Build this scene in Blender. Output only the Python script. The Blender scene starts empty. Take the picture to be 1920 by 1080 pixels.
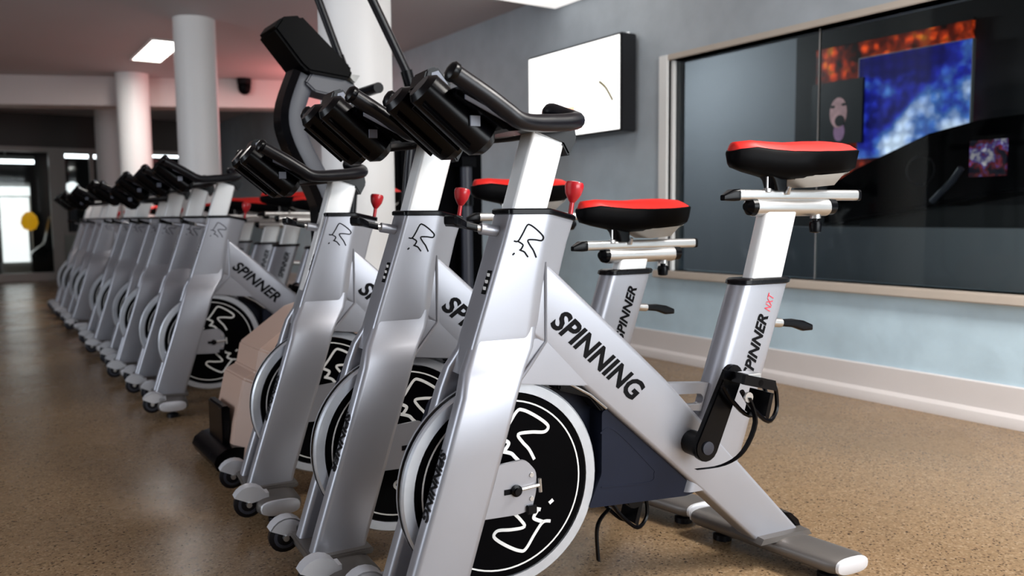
import bpy, bmesh, math, random
from mathutils import Vector, Matrix
random.seed(7)
S = bpy.context.scene
C = bpy.context.collection
R = math.radians

# ------------------------------------------------------------------ camera
PSI = 33.4
cam_d = bpy.data.cameras.new('camera')
cam = bpy.data.objects.new('camera', cam_d); C.objects.link(cam)
cam_d.sensor_width = 36; cam_d.lens = 1550/1920*36
cam_d.clip_start = .05; cam_d.clip_end = 100
cam.location = (0, 0, .915)
fw = Vector((math.sin(R(PSI))*math.cos(R(4.98)), math.cos(R(PSI))*math.cos(R(4.98)), -math.sin(R(4.98))))
rt = Vector((math.cos(R(PSI)), -math.sin(R(PSI)), 0)); up = rt.cross(fw)
roll = R(-.54)
rt2 = rt*math.cos(roll) + up*math.sin(roll); up2 = up*math.cos(roll) - rt*math.sin(roll)
cam.matrix_world = Matrix(((rt2.x, up2.x, -fw.x, 0), (rt2.y, up2.y, -fw.y, 0), (rt2.z, up2.z, -fw.z, .915), (0, 0, 0, 1)))
cam_d.dof.use_dof = True; cam_d.dof.focus_distance = 1.95; cam_d.dof.aperture_fstop = 3.0
S.camera = cam

# ------------------------------------------------------------------ world, daylight, exposure
w = bpy.data.worlds.new('sky'); S.world = w; w.use_nodes = True
w.node_tree.nodes['Background'].inputs[0].default_value = (.82, .9, 1, 1)
w.node_tree.nodes['Background'].inputs[1].default_value = 1.5
def area(name, loc, to, sx, sy, power, col=(1, 1, 1)):
    d = bpy.data.lights.new(name, 'AREA'); d.shape = 'RECTANGLE'; d.size = sx; d.size_y = sy; d.energy = power; d.color = col
    o = bpy.data.objects.new(name, d); C.objects.link(o); o.location = loc
    o.rotation_euler = (Vector(to)-Vector(loc)).to_track_quat('-Z', 'Y').to_euler()
    return o
# daylight falling in through the windows of the wall behind the camera and of the left wall
area('daylight_back', (1.95, -2.0, 1.45), (1.95, 0, 1.2), 2.8, 1.7, 100, (.93, .97, 1))
area('daylight_left', (-3.9, 3.2, 1.5), (0, 3.6, 1.5), 3.2, 1.6, 75, (.85, .92, 1))
S.view_settings.view_transform = 'Standard'; S.view_settings.look = 'None'
S.view_settings.exposure = 0.0; S.view_settings.gamma = 1; S.view_settings.use_curve_mapping = False

# ------------------------------------------------------------------ materials
def mat(name, col, rough=.5, metal=0, var=.08, scale=8, emit=0, coat=0, bump=0, spec=.5, rvar=.05):
    m = bpy.data.materials.new(name); m.use_nodes = True
    nt = m.node_tree; b = nt.nodes['Principled BSDF']
    tc = nt.nodes.new('ShaderNodeTexCoord'); nz = nt.nodes.new('ShaderNodeTexNoise')
    nz.inputs['Scale'].default_value = scale; nz.inputs['Detail'].default_value = 4
    nt.links.new(tc.outputs['Object'], nz.inputs['Vector'])
    mx = nt.nodes.new('ShaderNodeMix'); mx.data_type = 'RGBA'
    mx.inputs[6].default_value = (*[c*(1-var) for c in col], 1); mx.inputs[7].default_value = (*[min(1, c*(1+var)) for c in col], 1)
    nt.links.new(nz.outputs['Fac'], mx.inputs[0]); nt.links.new(mx.outputs[2], b.inputs['Base Color'])
    mr = nt.nodes.new('ShaderNodeMapRange'); mr.inputs[3].default_value = max(0, rough-rvar); mr.inputs[4].default_value = rough+rvar
    nt.links.new(nz.outputs['Fac'], mr.inputs[0]); nt.links.new(mr.outputs[0], b.inputs['Roughness'])
    b.inputs['Metallic'].default_value = metal; b.inputs['Coat Weight'].default_value = coat
    b.inputs['Specular IOR Level'].default_value = spec
    if emit:
        nt.links.new(mx.outputs[2], b.inputs['Emission Color']); b.inputs['Emission Strength'].default_value = emit
    if bump:
        bp = nt.nodes.new('ShaderNodeBump'); bp.inputs['Strength'].default_value = bump; bp.inputs['Distance'].default_value = .01
        nz2 = nt.nodes.new('ShaderNodeTexNoise'); nz2.inputs['Scale'].default_value = scale*6; nt.links.new(tc.outputs['Object'], nz2.inputs['Vector'])
        nt.links.new(nz2.outputs['Fac'], bp.inputs['Height']); nt.links.new(bp.outputs[0], b.inputs['Normal'])
    return m
M = {}
M['silver'] = mat('silver_paint', (.40, .405, .445), .36, .55, .05, 6, coat=.1)
M['alu'] = mat('polished_aluminium', (.9, .9, .9), .36, .2, .04, 20)
M['brushed'] = mat('brushed_metal', (.62, .61, .6), .3, .85, .03, 10, rvar=.02)
M['stab'] = mat('grey_stabilizer_paint', (.17, .155, .145), .4, .5, .08, 6)
M['black'] = mat('black_plastic', (.002, .002, .003), .26, 0, .2, 10, spec=.18)
M['rubber'] = mat('black_rubber_grip', (.005, .005, .008), .33, 0, .2, 40, spec=.35)
M['gloss'] = mat('black_gloss_disc', (.0015, .0015, .002), .3, 0, .2, 5, spec=.03)
M['navy'] = mat('dark_navy_plastic', (.008, .011, .024), .45, 0, .2, 10, spec=.2)
M['rim'] = mat('machined_rim', (.6, .63, .68), .4, .6, .15, 24)
M['white'] = mat('white_print', (.85, .85, .84), .5, 0, .02)
M['ink'] = mat('black_print', (.003, .003, .004), .6, 0, .02, spec=.1)
M['redink'] = mat('red_print', (.75, .03, .06), .5, 0, .02)
M['red'] = mat('red_knob_plastic', (.5, .012, .02), .3, 0, .1, 20, coat=.3)
M['redpad'] = mat('red_saddle_cover', (.8, .018, .012), .5, 0, .06, 20)
M['saddle'] = mat('black_saddle_vinyl', (.0015, .0015, .002), .5, 0, .2, 20, spec=.06)
M['platebl'] = mat('grey_blue_plate', (.2, .215, .27), .4, 0, .05)
M['grey'] = mat('light_grey_plastic', (.55, .55, .53), .45, 0, .05)
M['fender'] = mat('pale_silver_fender', (.75, .76, .8), .35, .3, .05)
M['tan'] = mat('tan_shroud_plastic', (.52, .36, .29), .42, 0, .05, 6)
M['slate'] = mat('slate_grey_plastic', (.04, .043, .06), .4, 0, .1, 6)
M['column'] = mat('white_column_paint', (.92, .91, .9), .45, 0, .03, 3, bump=.05)
M['ceiling'] = mat('ceiling_paint', (.55, .5, .51), .7, 0, .06, 1.2)
M['trimwhite'] = mat('white_trim_paint', (.9, .9, .88), .4, 0, .03, 5)
M['beige'] = mat('beige_wood_trim', (.55, .48, .41), .4, 0, .08, 8)
M['baseboard'] = mat('off_white_base_paint', (.68, .635, .62), .4, 0, .05, 4, bump=.1)
M['tvblack'] = mat('television_case', (.008, .008, .01), .3, 0, .1)
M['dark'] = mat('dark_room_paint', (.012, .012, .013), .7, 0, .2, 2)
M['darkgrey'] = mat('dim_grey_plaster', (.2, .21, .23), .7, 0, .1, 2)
M['beam'] = mat('pale_pink_beam_paint', (.7, .6, .58), .6, 0, .04, 1)
M['brown'] = mat('dark_brown_panelling', (.06, .05, .045), .5, 0, .2, 2)
M['palegreen'] = mat('pale_green_wall_paint', (.34, .36, .32), .6, 0, .05, 2)
M['doorframe'] = mat('door_frame_paint', (.42, .39, .36), .45, 0, .05, 5)
M['lamp'] = mat('lamp_diffuser', (1, .95, .86), .5, 0, 0, emit=9)
M['softglow'] = mat('glowing_unit_underside', (1, .97, .94), .5, 0, 0, emit=.85)
M['tube'] = mat('fluorescent_tube', (.95, .96, 1), .5, 0, 0, emit=5)
M['outlight'] = mat('backlit_white_panel', (1, 1, 1), .5, 0, .03, 1.5, emit=1.3)
M['pinkfill'] = mat('pink_fill_tube', (1, .28, .3), .5, 0, 0, emit=8)
M['yellow'] = mat('glowing_yellow_vinyl', (.9, .42, .01), .4, 0, .1, emit=.5)  # slight glow added to the vinyl; the ball is no lamp
M['bluelamp'] = mat('violet_lit_strip', (.35, .25, .8), .5, 0, .1, emit=1.2)

def wall_mat():
    m = bpy.data.materials.new('painted_plaster_grey_over_teal'); m.use_nodes = True
    nt = m.node_tree; b = nt.nodes['Principled BSDF']; L = nt.links.new
    tc = nt.nodes.new('ShaderNodeTexCoord'); sx = nt.nodes.new('ShaderNodeSeparateXYZ'); L(tc.outputs['Object'], sx.inputs[0])
    nz = nt.nodes.new('ShaderNodeTexNoise'); nz.inputs['Scale'].default_value = 5; nz.inputs['Detail'].default_value = 6; L(tc.outputs['Object'], nz.inputs['Vector'])
    cr = nt.nodes.new('ShaderNodeMapRange'); cr.inputs[1].default_value = .5; cr.inputs[2].default_value = 1.5; L(sx.outputs['Z'], cr.inputs[0])
    mx = nt.nodes.new('ShaderNodeMix'); mx.data_type = 'RGBA'; mx.inputs[6].default_value = (.54, .7, .8, 1); mx.inputs[7].default_value = (.43, .475, .515, 1)
    L(cr.outputs[0], mx.inputs[0])
    mx2 = nt.nodes.new('ShaderNodeMix'); mx2.data_type = 'RGBA'; mx2.blend_type = 'MULTIPLY'; mx2.inputs[0].default_value = 1
    rg = nt.nodes.new('ShaderNodeMapRange'); rg.inputs[3].default_value = .8; rg.inputs[4].default_value = 1.2; L(nz.outputs['Fac'], rg.inputs[0])
    L(mx.outputs[2], mx2.inputs[6]); L(rg.outputs[0], mx2.inputs[7]); L(mx2.outputs[2], b.inputs['Base Color'])
    b.inputs['Roughness'].default_value = .5
    bp = nt.nodes.new('ShaderNodeBump'); bp.inputs['Strength'].default_value = .25; bp.inputs['Distance'].default_value = .01
    n2 = nt.nodes.new('ShaderNodeTexNoise'); n2.inputs['Scale'].default_value = 14; L(tc.outputs['Object'], n2.inputs['Vector']); L(n2.outputs['Fac'], bp.inputs['Height']); L(bp.outputs[0], b.inputs['Normal'])
    return m
M['wall'] = wall_mat()

def floor_mat():
    m = bpy.data.materials.new('polished_terrazzo'); m.use_nodes = True
    nt = m.node_tree; b = nt.nodes['Principled BSDF']; L = nt.links.new
    tc = nt.nodes.new('ShaderNodeTexCoord')
    def noise(sc, det=3):
        n = nt.nodes.new('ShaderNodeTexNoise'); n.inputs['Scale'].default_value = sc; n.inputs['Detail'].default_value = det; L(tc.outputs['Object'], n.inputs['Vector']); return n
    v = nt.nodes.new('ShaderNodeTexVoronoi'); v.inputs['Scale'].default_value = 185; L(tc.outputs['Object'], v.inputs['Vector'])
    sp = nt.nodes.new('ShaderNodeSeparateColor'); L(v.outputs['Color'], sp.inputs[0])
    cr = nt.nodes.new('ShaderNodeValToRGB'); e = cr.color_ramp.elements
    e[0].position = 0; e[0].color = (.05, .03, .018, 1); e[1].position = 1; e[1].color = (.42, .30, .19, 1)
    for p, c in ((.05, (.15, .095, .052, 1)), (.13, (.27, .18, .10, 1)), (.7, (.33, .21, .115, 1)), (.9, (.38, .26, .15, 1))):
        x = e.new(p); x.color = c
    L(sp.outputs[0], cr.inputs[0])
    n1 = noise(1.3, 5); rg = nt.nodes.new('ShaderNodeMapRange'); rg.inputs[3].default_value = .58; rg.inputs[4].default_value = 1.02; L(n1.outputs['Fac'], rg.inputs[0])
    mx = nt.nodes.new('ShaderNodeMix'); mx.data_type = 'RGBA'; mx.blend_type = 'MULTIPLY'; mx.inputs[0].default_value = 1
    L(cr.outputs[0], mx.inputs[6]); L(rg.outputs[0], mx.inputs[7]); L(mx.outputs[2], b.inputs['Base Color'])
    n2 = noise(3, 6); rr = nt.nodes.new('ShaderNodeMapRange'); rr.inputs[3].default_value = .16; rr.inputs[4].default_value = .36; L(n2.outputs['Fac'], rr.inputs[0]); L(rr.outputs[0], b.inputs['Roughness'])
    b.inputs['Specular IOR Level'].default_value = .14
    bp = nt.nodes.new('ShaderNodeBump'); bp.inputs['Strength'].default_value = .06; bp.inputs['Distance'].default_value = .004; n3 = noise(60); L(n3.outputs['Fac'], bp.inputs['Height']); L(bp.outputs[0], b.inputs['Normal'])
    return m
M['floor'] = floor_mat()

def glass_mat():
    m = bpy.data.materials.new('window_glass'); m.use_nodes = True
    nt = m.node_tree; L = nt.links.new
    for n in list(nt.nodes):
        if n.type == 'BSDF_PRINCIPLED': nt.nodes.remove(n)
    out = [n for n in nt.nodes if n.type == 'OUTPUT_MATERIAL'][0]
    t = nt.nodes.new('ShaderNodeBsdfTransparent'); t.inputs[0].default_value = (.86, .9, .9, 1)
    g = nt.nodes.new('ShaderNodeBsdfGlossy'); g.inputs['Roughness'].default_value = .03
    f = nt.nodes.new('ShaderNodeFresnel'); f.inputs[0].default_value = 1.22
    mx = nt.nodes.new('ShaderNodeMixShader'); L(f.outputs[0], mx.inputs[0]); L(t.outputs[0], mx.inputs[1]); L(g.outputs[0], mx.inputs[2]); L(mx.outputs[0], out.inputs[0])
    return m
M['glass'] = glass_mat()

def screen_mat(name, kind):
    m = bpy.data.materials.new(name); m.use_nodes = True
    nt = m.node_tree; b = nt.nodes['Principled BSDF']; L = nt.links.new
    tc = nt.nodes.new('ShaderNodeTexCoord'); nz = nt.nodes.new('ShaderNodeTexNoise'); nz.inputs['Detail'].default_value = 5
    L(tc.outputs['Object'], nz.inputs['Vector']); cr = nt.nodes.new('ShaderNodeValToRGB'); e = cr.color_ramp.elements
    if kind == 'cloud':
        nz.inputs['Scale'].default_value = 4.2
        sx = nt.nodes.new('ShaderNodeSeparateXYZ'); L(tc.outputs['Object'], sx.inputs[0])
        a1 = nt.nodes.new('ShaderNodeMath'); a1.operation = 'MULTIPLY_ADD'; a1.inputs[1].default_value = -.55; L(sx.outputs['Z'], a1.inputs[0]); L(nz.outputs['Fac'], a1.inputs[2])
        a2 = nt.nodes.new('ShaderNodeMath'); a2.operation = 'MULTIPLY_ADD'; a2.inputs[1].default_value = -.28; L(sx.outputs['Y'], a2.inputs[0]); L(a1.outputs[0], a2.inputs[2])
        e[0].position = .36; e[0].color = (.004, .004, .09, 1); e[1].position = .78; e[1].color = (.62, .74, .95, 1)
        x = e.new(.46); x.color = (.012, .02, .3, 1); x = e.new(.57); x.color = (.05, .14, .42, 1)
        L(a2.outputs[0], cr.inputs[0]); st = 1.3
    elif kind == 'ember':
        nz.inputs['Scale'].default_value = 9
        e[0].position = .36; e[0].color = (.01, .001, 0, 1); e[1].position = .74; e[1].color = (1, .35, .02, 1)
        x = e.new(.5); x.color = (.28, .02, .004, 1); x = e.new(.6); x.color = (.8, .07, .008, 1)
        L(nz.outputs['Fac'], cr.inputs[0]); st = .9
    else:
        nz.inputs['Scale'].default_value = 16
        e[0].position = .42; e[0].color = (.002, .002, .02, 1); e[1].position = .66; e[1].color = (.8, .75, .8, 1)
        x = e.new(.5); x.color = (.25, .02, .02, 1); x = e.new(.57); x.color = (.1, .08, .4, 1)
        L(nz.outputs['Fac'], cr.inputs[0]); st = .9
    b.inputs['Base Color'].default_value = (.01, .01, .01, 1); b.inputs['Roughness'].default_value = .3
    vo = nt.nodes.new('ShaderNodeTexVoronoi'); vo.inputs['Scale'].default_value = 11; vo.inputs['Randomness'].default_value = .25; L(tc.outputs['Object'], vo.inputs['Vector'])
    mr = nt.nodes.new('ShaderNodeMapRange'); mr.inputs[1].default_value = .1; mr.inputs[2].default_value = .55; mr.inputs[3].default_value = 1.35 if kind == 'cloud' else 2.2; mr.inputs[4].default_value = .7 if kind == 'cloud' else .35; L(vo.outputs['Distance'], mr.inputs[0])
    mm = nt.nodes.new('ShaderNodeMath'); mm.operation = 'MULTIPLY'; mm.inputs[1].default_value = st; L(mr.outputs[0], mm.inputs[0]); L(mm.outputs[0], b.inputs['Emission Strength'])
    L(cr.outputs[0], b.inputs['Emission Color'])
    return m
M['cloud'] = screen_mat('blue_cloud_display', 'cloud'); M['ember'] = screen_mat('orange_ember_display', 'ember'); M['game'] = screen_mat('small_game_display', 'game')
M['tvwhite'] = mat('television_picture', (1, .995, .97), .4, 0, .01, emit=1.6)
M['tvmark'] = mat('television_dark_mark', (.2, .17, .08), .4, 0, .05, emit=.4)
M['tvorange'] = mat('television_orange_mark', (.9, .55, .42), .4, 0, .1, emit=.9)
M['face'] = mat('glowing_face_print', (.5, .29, .3), .5, 0, .5, 20, emit=.3)  # glow added to the poster prints here and below; the poster is no lamp
M['tongue'] = mat('glowing_violet_print', (.36, .19, .34), .5, 0, .3, 20, emit=.22)
M['poster'] = mat('poster_black_print', (.008, .01, .012), .5, 0, .3, 6)

# ------------------------------------------------------------------ mesh helpers
class MB:
    def __init__(s): s.v = []; s.f = []
    def add(s, vs, fs):
        o = len(s.v); s.v += [tuple(p) for p in vs]; s.f += [tuple(i+o for i in f) for f in fs]; return s
    def box(s, a, b):
        (x0, y0, z0), (x1, y1, z1) = a, b
        vs = [(x0, y0, z0), (x1, y0, z0), (x1, y1, z0), (x0, y1, z0), (x0, y0, z1), (x1, y0, z1), (x1, y1, z1), (x0, y1, z1)]
        return s.add(vs, [(3, 2, 1, 0), (4, 5, 6, 7), (0, 1, 5, 4), (1, 2, 6, 5), (2, 3, 7, 6), (3, 0, 4, 7)])
    def loft(s, secs, caps=True, closed=False):
        n = len(secs[0]); vs = [p for sec in secs for p in sec]; fs = []
        m = len(secs)
        for i in range(m if closed else m-1):
            a = i*n; b = ((i+1) % m)*n
            for j in range(n): fs.append((a+j, a+(j+1) % n, b+(j+1) % n, b+j))
        if caps and not closed: fs += [tuple(range(n-1, -1, -1)), tuple((m-1)*n+j for j in range(n))]
        return s.add(vs, fs)
    def tube(s, path, r, n=12, closed=False, caps=True):
        path = [Vector(p) for p in path]; m = len(path); rs = r if isinstance(r, (list, tuple)) else [r]*m
        secs = []; prev = None
        for i in range(m):
            if closed: t = path[(i+1) % m]-path[i-1]
            else: t = path[min(i+1, m-1)]-path[max(i-1, 0)]
            t.normalize()
            if prev is None:
                a = Vector((0, 0, 1)) if abs(t.z) < .9 else Vector((1, 0, 0)); x = t.cross(a).normalized()
            else: x = (prev - t*prev.dot(t)).normalized()
            prev = x; y = t.cross(x)
            secs.append([path[i]+(x*math.cos(2*math.pi*k/n)+y*math.sin(2*math.pi*k/n))*rs[i] for k in range(n)])
        return s.loft(secs, caps, closed)
    def lathe(s, c, axis, prof, n=24, closed=False):
        c = Vector(c); t = Vector(axis).normalized(); a = Vector((0, 0, 1)) if abs(t.z) < .9 else Vector((1, 0, 0))
        x = t.cross(a).normalized(); y = t.cross(x)
        secs = [[c+t*h+(x*math.cos(2*math.pi*k/n)+y*math.sin(2*math.pi*k/n))*r for k in range(n)] for r, h in prof]
        return s.loft(secs, not closed, closed)
    def build(s, name, m, parent=None, ang=35, bev=0):
        me = bpy.data.meshes.new(name); me.from_pydata(s.v, [], s.f)
        bm = bmesh.new(); bm.from_mesh(me); bmesh.ops.recalc_face_normals(bm, faces=bm.faces)
        if bev: 
            es = [e for e in bm.edges if e.is_manifold and e.calc_face_angle(0) > R(30)]
            bmesh.ops.bevel(bm, geom=es, offset=bev, segments=2, affect='EDGES', clamp_overlap=True)
        bm.to_mesh(me); bm.free()
        me.polygons.foreach_set('use_smooth', [True]*len(me.polygons)); me.set_sharp_from_angle(angle=R(ang))
        me.materials.append(M[m] if isinstance(m, str) else m)
        o = bpy.data.objects.new(name, me); C.objects.link(o)
        if parent is not None: o.parent = parent
        return o
def rpoly(pts, r, n=4):
    out = []; m = len(pts)
    for i in range(m):
        p = Vector(pts[i]); a = (Vector(pts[i-1])-p); b = (Vector(pts[(i+1) % m])-p)
        rr = min(r, a.length*.45, b.length*.45); A = p+a.normalized()*rr; B = p+b.normalized()*rr
        for k in range(n+1):
            t = k/n; out.append((A*(1-t)**2+p*2*t*(1-t)+B*t*t)[:])
    return out
def catmull(pts, n=6, closed=False):
    pts = [Vector(p) for p in pts]; out = []; m = len(pts)
    for i in range(m if closed else m-1):
        if closed: p0, p1, p2, p3 = pts[i-1], pts[i], pts[(i+1) % m], pts[(i+2) % m]
        else: p0, p1, p2, p3 = pts[max(i-1, 0)], pts[i], pts[i+1], pts[min(i+2, m-1)]
        for k in range(n):
            t = k/n
            out.append(.5*((2*p1)+(p2-p0)*t+(2*p0-5*p1+4*p2-p3)*t*t+(3*p1-p0-3*p2+p3)*t**3))
    if not closed: out.append(pts[-1])
    return out
def empty(name, loc, rz=0):
    o = bpy.data.objects.new(name, None); C.objects.link(o); o.location = loc; o.rotation_euler = (0, 0, rz); o.empty_display_size = .1; return o
def tag(o, label, cat, group=None):
    o['label'] = label; o['category'] = cat
    if group: o['group'] = group
    return o
def struct(o): o['kind'] = 'structure'; return o
def text_polys(string, size=1, shear=0, bold=0, space=1):
    cu = bpy.data.curves.new('t', 'FONT'); cu.body = string; cu.size = size; cu.shear = shear; cu.offset = bold; cu.space_character = space; cu.resolution_u = 3
    ob = bpy.data.objects.new('t', cu); C.objects.link(ob); dg = bpy.context.evaluated_depsgraph_get()
    me = bpy.data.meshes.new_from_object(ob.evaluated_get(dg))
    vs = [v.co.copy() for v in me.vertices]; fs = [tuple(p.vertices) for p in me.polygons]
    bpy.data.objects.remove(ob); bpy.data.curves.remove(cu); bpy.data.meshes.remove(me)
    return vs, fs
def put_text(name, string, origin, xdir, ydir, length, height, m, parent, shear=.3, bold=.02, lift=.0008):
    vs, fs = text_polys(string, 1, shear, bold)
    x0 = min(v.x for v in vs); x1 = max(v.x for v in vs); y0 = min(v.y for v in vs); y1 = max(v.y for v in vs)
    X = Vector(xdir).normalized(); Y = Vector(ydir).normalized(); Nn = X.cross(Y).normalized(); O = Vector(origin)
    P = [O+X*((v.x-x0)/(x1-x0)*length)+Y*((v.y-y0)/(y1-y0)*height)+Nn*lift for v in vs]
    me = bpy.data.meshes.new(name); me.from_pydata([tuple(p) for p in P], [], fs); me.materials.append(M[m])
    o = bpy.data.objects.new(name, me); C.objects.link(o); o.parent = parent
    return o
def stroke(mb, pts, width, nrm, smooth=5, lift=.001):
    """flat ribbon along a path lying on a surface with normal nrm"""
    pts = catmull(pts, smooth) if smooth else [Vector(p) for p in pts]
    n = Vector(nrm).normalized(); secs = []; m = len(pts)
    for i in range(m):
        t = (pts[min(i+1, m-1)]-pts[max(i-1, 0)]).normalized(); s = t.cross(n).normalized()*width/2; a = pts[i]+n*lift; b = pts[i]+n*.0001
        secs.append([b-s, b+s, a+s*.9, a-s*.9])
    return mb.loft(secs)

# ------------------------------------------------------------------ room shell
XW, CH, YF, YB, XL = 3.68, 2.52, 14.5, -2.1, -4.0
struct(MB().box((XL-.3, YB-.3, -.12), (6.6, 21, 0)).build('floor', 'floor'))
struct(MB().box((XL-.3, YB-.3, CH), (XW+.2, YF+.2, CH+.12)).build('ceiling', 'ceiling'))
WY0, WY1, WZ0, WZ1 = -1.2, 3.80, .565, 1.86        # interior window in the right wall
wr = MB()
wr.box((XW, WY1, 0), (XW+.14, YF, CH)); wr.box((XW, YB, 0), (XW+.14, WY0, CH)); wr.box((XW, WY0, 0), (XW+.14, WY1, WZ0)); wr.box((XW, WY0, WZ1), (XW+.14, WY1, CH))
struct(wr.build('wall_right', 'wall'))
bb = MB(); sec = [(XW, 0), (XW-.05, 0), (XW-.05, .02), (XW-.042, .045), (XW-.02, .06), (XW-.014, .17), (XW, .175)]
bb.loft([[(x, y, z) for x, z in sec] for y in (YB, YF)]); struct(bb.build('baseboard_right', 'baseboard'))
# back wall with daylight windows, left wall with daylight windows
wb = MB(); wb.box((XL, YB-.2, 0), (XW, YB, .6)); wb.box((XL, YB-.2, 2.3), (XW, YB, CH)); wb.box((XL, YB-.2, .6), (.5, YB, 2.3)); wb.box((3.3, YB-.2, .6), (XW, YB, 2.3))
struct(wb.build('wall_back', 'wall'))
wl = MB(); wl.box((XL-.2, YB, 0), (XL, YF, .7)); wl.box((XL-.2, YB, 2.3), (XL, YF, CH)); wl.box((XL-.2, YB, .7), (XL, 1.5, 2.3)); wl.box((XL-.2, 4.9, .7), (XL, YF, 2.3))
struct(wl.build('wall_left', 'wall'))

# interior window: frame pieces and glass panes
wn = MB(); wn.box((XW-.015, WY1, WZ0-.02), (XW+.1, WY1+.075, WZ1+.035)); win = struct(wn.build('window_1', 'trimwhite', bev=.004))
wt = MB(); wt.box((XW-.012, WY0, WZ1), (XW+.1, WY1, WZ1+.035)); wt.build('window_head', 'beige', win, bev=.004)
ws = MB(); ws.box((XW-.05, WY0, WZ0-.045), (XW+.1, WY1+.09, WZ0)); ws.build('window_sill', 'beige', win, bev=.006)
wi = MB(); wi.box((XW+.02, WY1-.018, WZ0), (XW+.08, WY1, WZ1)); wi.build('window_jamb', 'trimwhite', win)
for a, b in ((2.753, WY1-.018), (1.2, 2.747), (-.3, 1.194), (WY0, -.306)):
    MB().box((XW+.045, a, WZ0), (XW+.055, b, WZ1)).build('pane', 'glass', win)
for y in (2.75, 1.197, -.303): MB().box((XW+.043, y-.0028, WZ0), (XW+.057, y+.0028, WZ1)).build('pane_seal', 'brushed', win)

# the dim room behind that window
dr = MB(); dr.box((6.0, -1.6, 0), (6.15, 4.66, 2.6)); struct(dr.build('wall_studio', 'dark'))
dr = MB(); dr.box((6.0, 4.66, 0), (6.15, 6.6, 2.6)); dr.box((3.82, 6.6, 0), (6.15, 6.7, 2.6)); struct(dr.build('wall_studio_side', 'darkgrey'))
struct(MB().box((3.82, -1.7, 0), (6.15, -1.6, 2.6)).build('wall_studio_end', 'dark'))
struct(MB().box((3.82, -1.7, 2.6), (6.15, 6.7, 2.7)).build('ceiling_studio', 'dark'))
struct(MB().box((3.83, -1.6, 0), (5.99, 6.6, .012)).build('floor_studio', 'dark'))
area('studio_fill_light', (5.0, 5.9, 2.5), (5.6, 5.0, .8), .5, .5, 40, (.9, .95, 1))  # added lamp that brightens the grey side wall of this room
t = empty('studio_fill_fixture', (5.0, 5.9, 2.56)); MB().lathe((0, 0, 0), (0, 0, 1), [(.12, 0), (.14, .0), (.14, .04), (.12, .04)]).build('housing', 'trimwhite', t)
MB().lathe((0, 0, -.004), (0, 0, 1), [(.11, 0), (.11, .004)]).build('diffuser', 'lamp', t); tag(t, 'added round fill lamp in the ceiling of the dim room behind the window', 'ceiling light')

# ------------------------------------------------------------------ columns, beam, far wall
def column(x, y, r, top, label):
    c = empty('column', (x, y, 0))
    MB().lathe((0, 0, 0), (0, 0, 1), [(r, 0), (r, top*.5), (r, top)], 48).build('shaft', 'column', c)
    MB().lathe((0, 0, 0), (0, 0, 1), [(r+.012, 0), (r+.012, .1), (r+.001, .112)], 48).build('plinth', 'trimwhite', c)
    return tag(c, label, 'column', 'round white columns')
column(1.54, 3.62, .165, CH, 'thick round white column right behind the elliptical machine')
column(1.64, 7.12, .163, CH, 'round white column rising behind the fourth and fifth bikes of the row')
column(1.64, 10.1, .172, CH, 'round pinkish white column meeting the beam, left of the ceiling lamp')
column(1.80, 13.2, .18, CH, 'farthest dim round column beside the far window')
bm_ = MB(); A = Vector((-4, 12.69, 0)); B = Vector((XW, 9.48, 0)); n = Vector((.386, .922, 0))*.35
bm_.loft([[(p.x, p.y, 2.2), (p.x+n.x, p.y+n.y, 2.2), (p.x+n.x, p.y+n.y, CH), (p.x, p.y, CH)] for p in (A, B)])
struct(bm_.build('trim_1', 'beam'))
# far wall: brown band above, glazed door and window, green dado
fwl = MB(); fwl.box((XL, YF, 2.0), (XW, YF+.15, CH)); fwl.box((XL, YF, 0), (.0, YF+.15, 2.0)); fwl.box((3.3, YF, .7), (XW, YF+.15, 2.0))
struct(fwl.build('wall_far', 'brown'))
fwd = MB(); fwd.box((1.27, YF, 0), (XW, YF+.15, .70)); struct(fwd.build('wall_dado_far', 'palegreen'))
dn = MB(); dn.box((1.12, YF-.04, 0), (1.28, YF+.1, 2.02)); dn.box((0, YF-.04, 1.95), (1.12, YF+.1, 2.02)); dn.box((0, YF-.04, .0), (.09, YF+.1, 1.95)); dn.box((.09, YF-.04, .0), (1.12, YF+.1, .12))
door = struct(dn.build('door_1', 'doorframe', bev=.005))
MB().box((.09, YF+.02, .12), (1.12, YF+.03, 1.95)).build('pane', 'glass', door)
w2 = MB(); w2.box((1.28, YF-.03, .68), (3.3, YF+.1, .73)); w2.box((1.28, YF-.03, 1.96), (3.3, YF+.1, 2.02))
for x in (1.28, 1.68, 2.3, 3.24): w2.box((x, YF-.03, .73), (x+.06, YF+.1, 1.96))
win2 = struct(w2.build('window_2', 'doorframe', bev=.004))
for a, b in ((1.34, 1.68), (1.74, 2.3), (2.36, 3.24)): MB().box((a, YF+.02, .73), (b, YF+.03, 1.96)).build('pane', 'glass', win2)
# the room behind the glazed far wall
fr = MB(); fr.box((XL, 20.5, 0), (5.5, 20.6, 2.8)); fr.box((XL-.1, 14.65, 0), (XL, 20.5, 2.8)); fr.box((5.5, 14.65, 0), (5.6, 20.5, 2.8)); fr.box((3.68, 14.65, 0), (5.5, 14.7, 2.8))
struct(fr.build('wall_lobby', 'dark')); struct(MB().box((XL, 14.65, 2.6), (5.5, 20.5, 2.7)).build('ceiling_lobby', 'dark'))
t = empty('drinks_cabinet', (.72, 16.2, 0))
MB().box((-.24, -.02, 0), (.24, .5, 1.55)).build('cabinet_body', 'grey', t, bev=.01); MB().box((-.21, -.035, .22), (.21, -.02, 1.3)).build('lit_door', 'outlight', t)
MB().box((-.23, -.04, 1.33), (.23, -.02, 1.48)).build('lit_header', 'outlight', t); tag(t, 'white backlit cabinet seen through the glazed door at the far end', 'cabinet')
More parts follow.
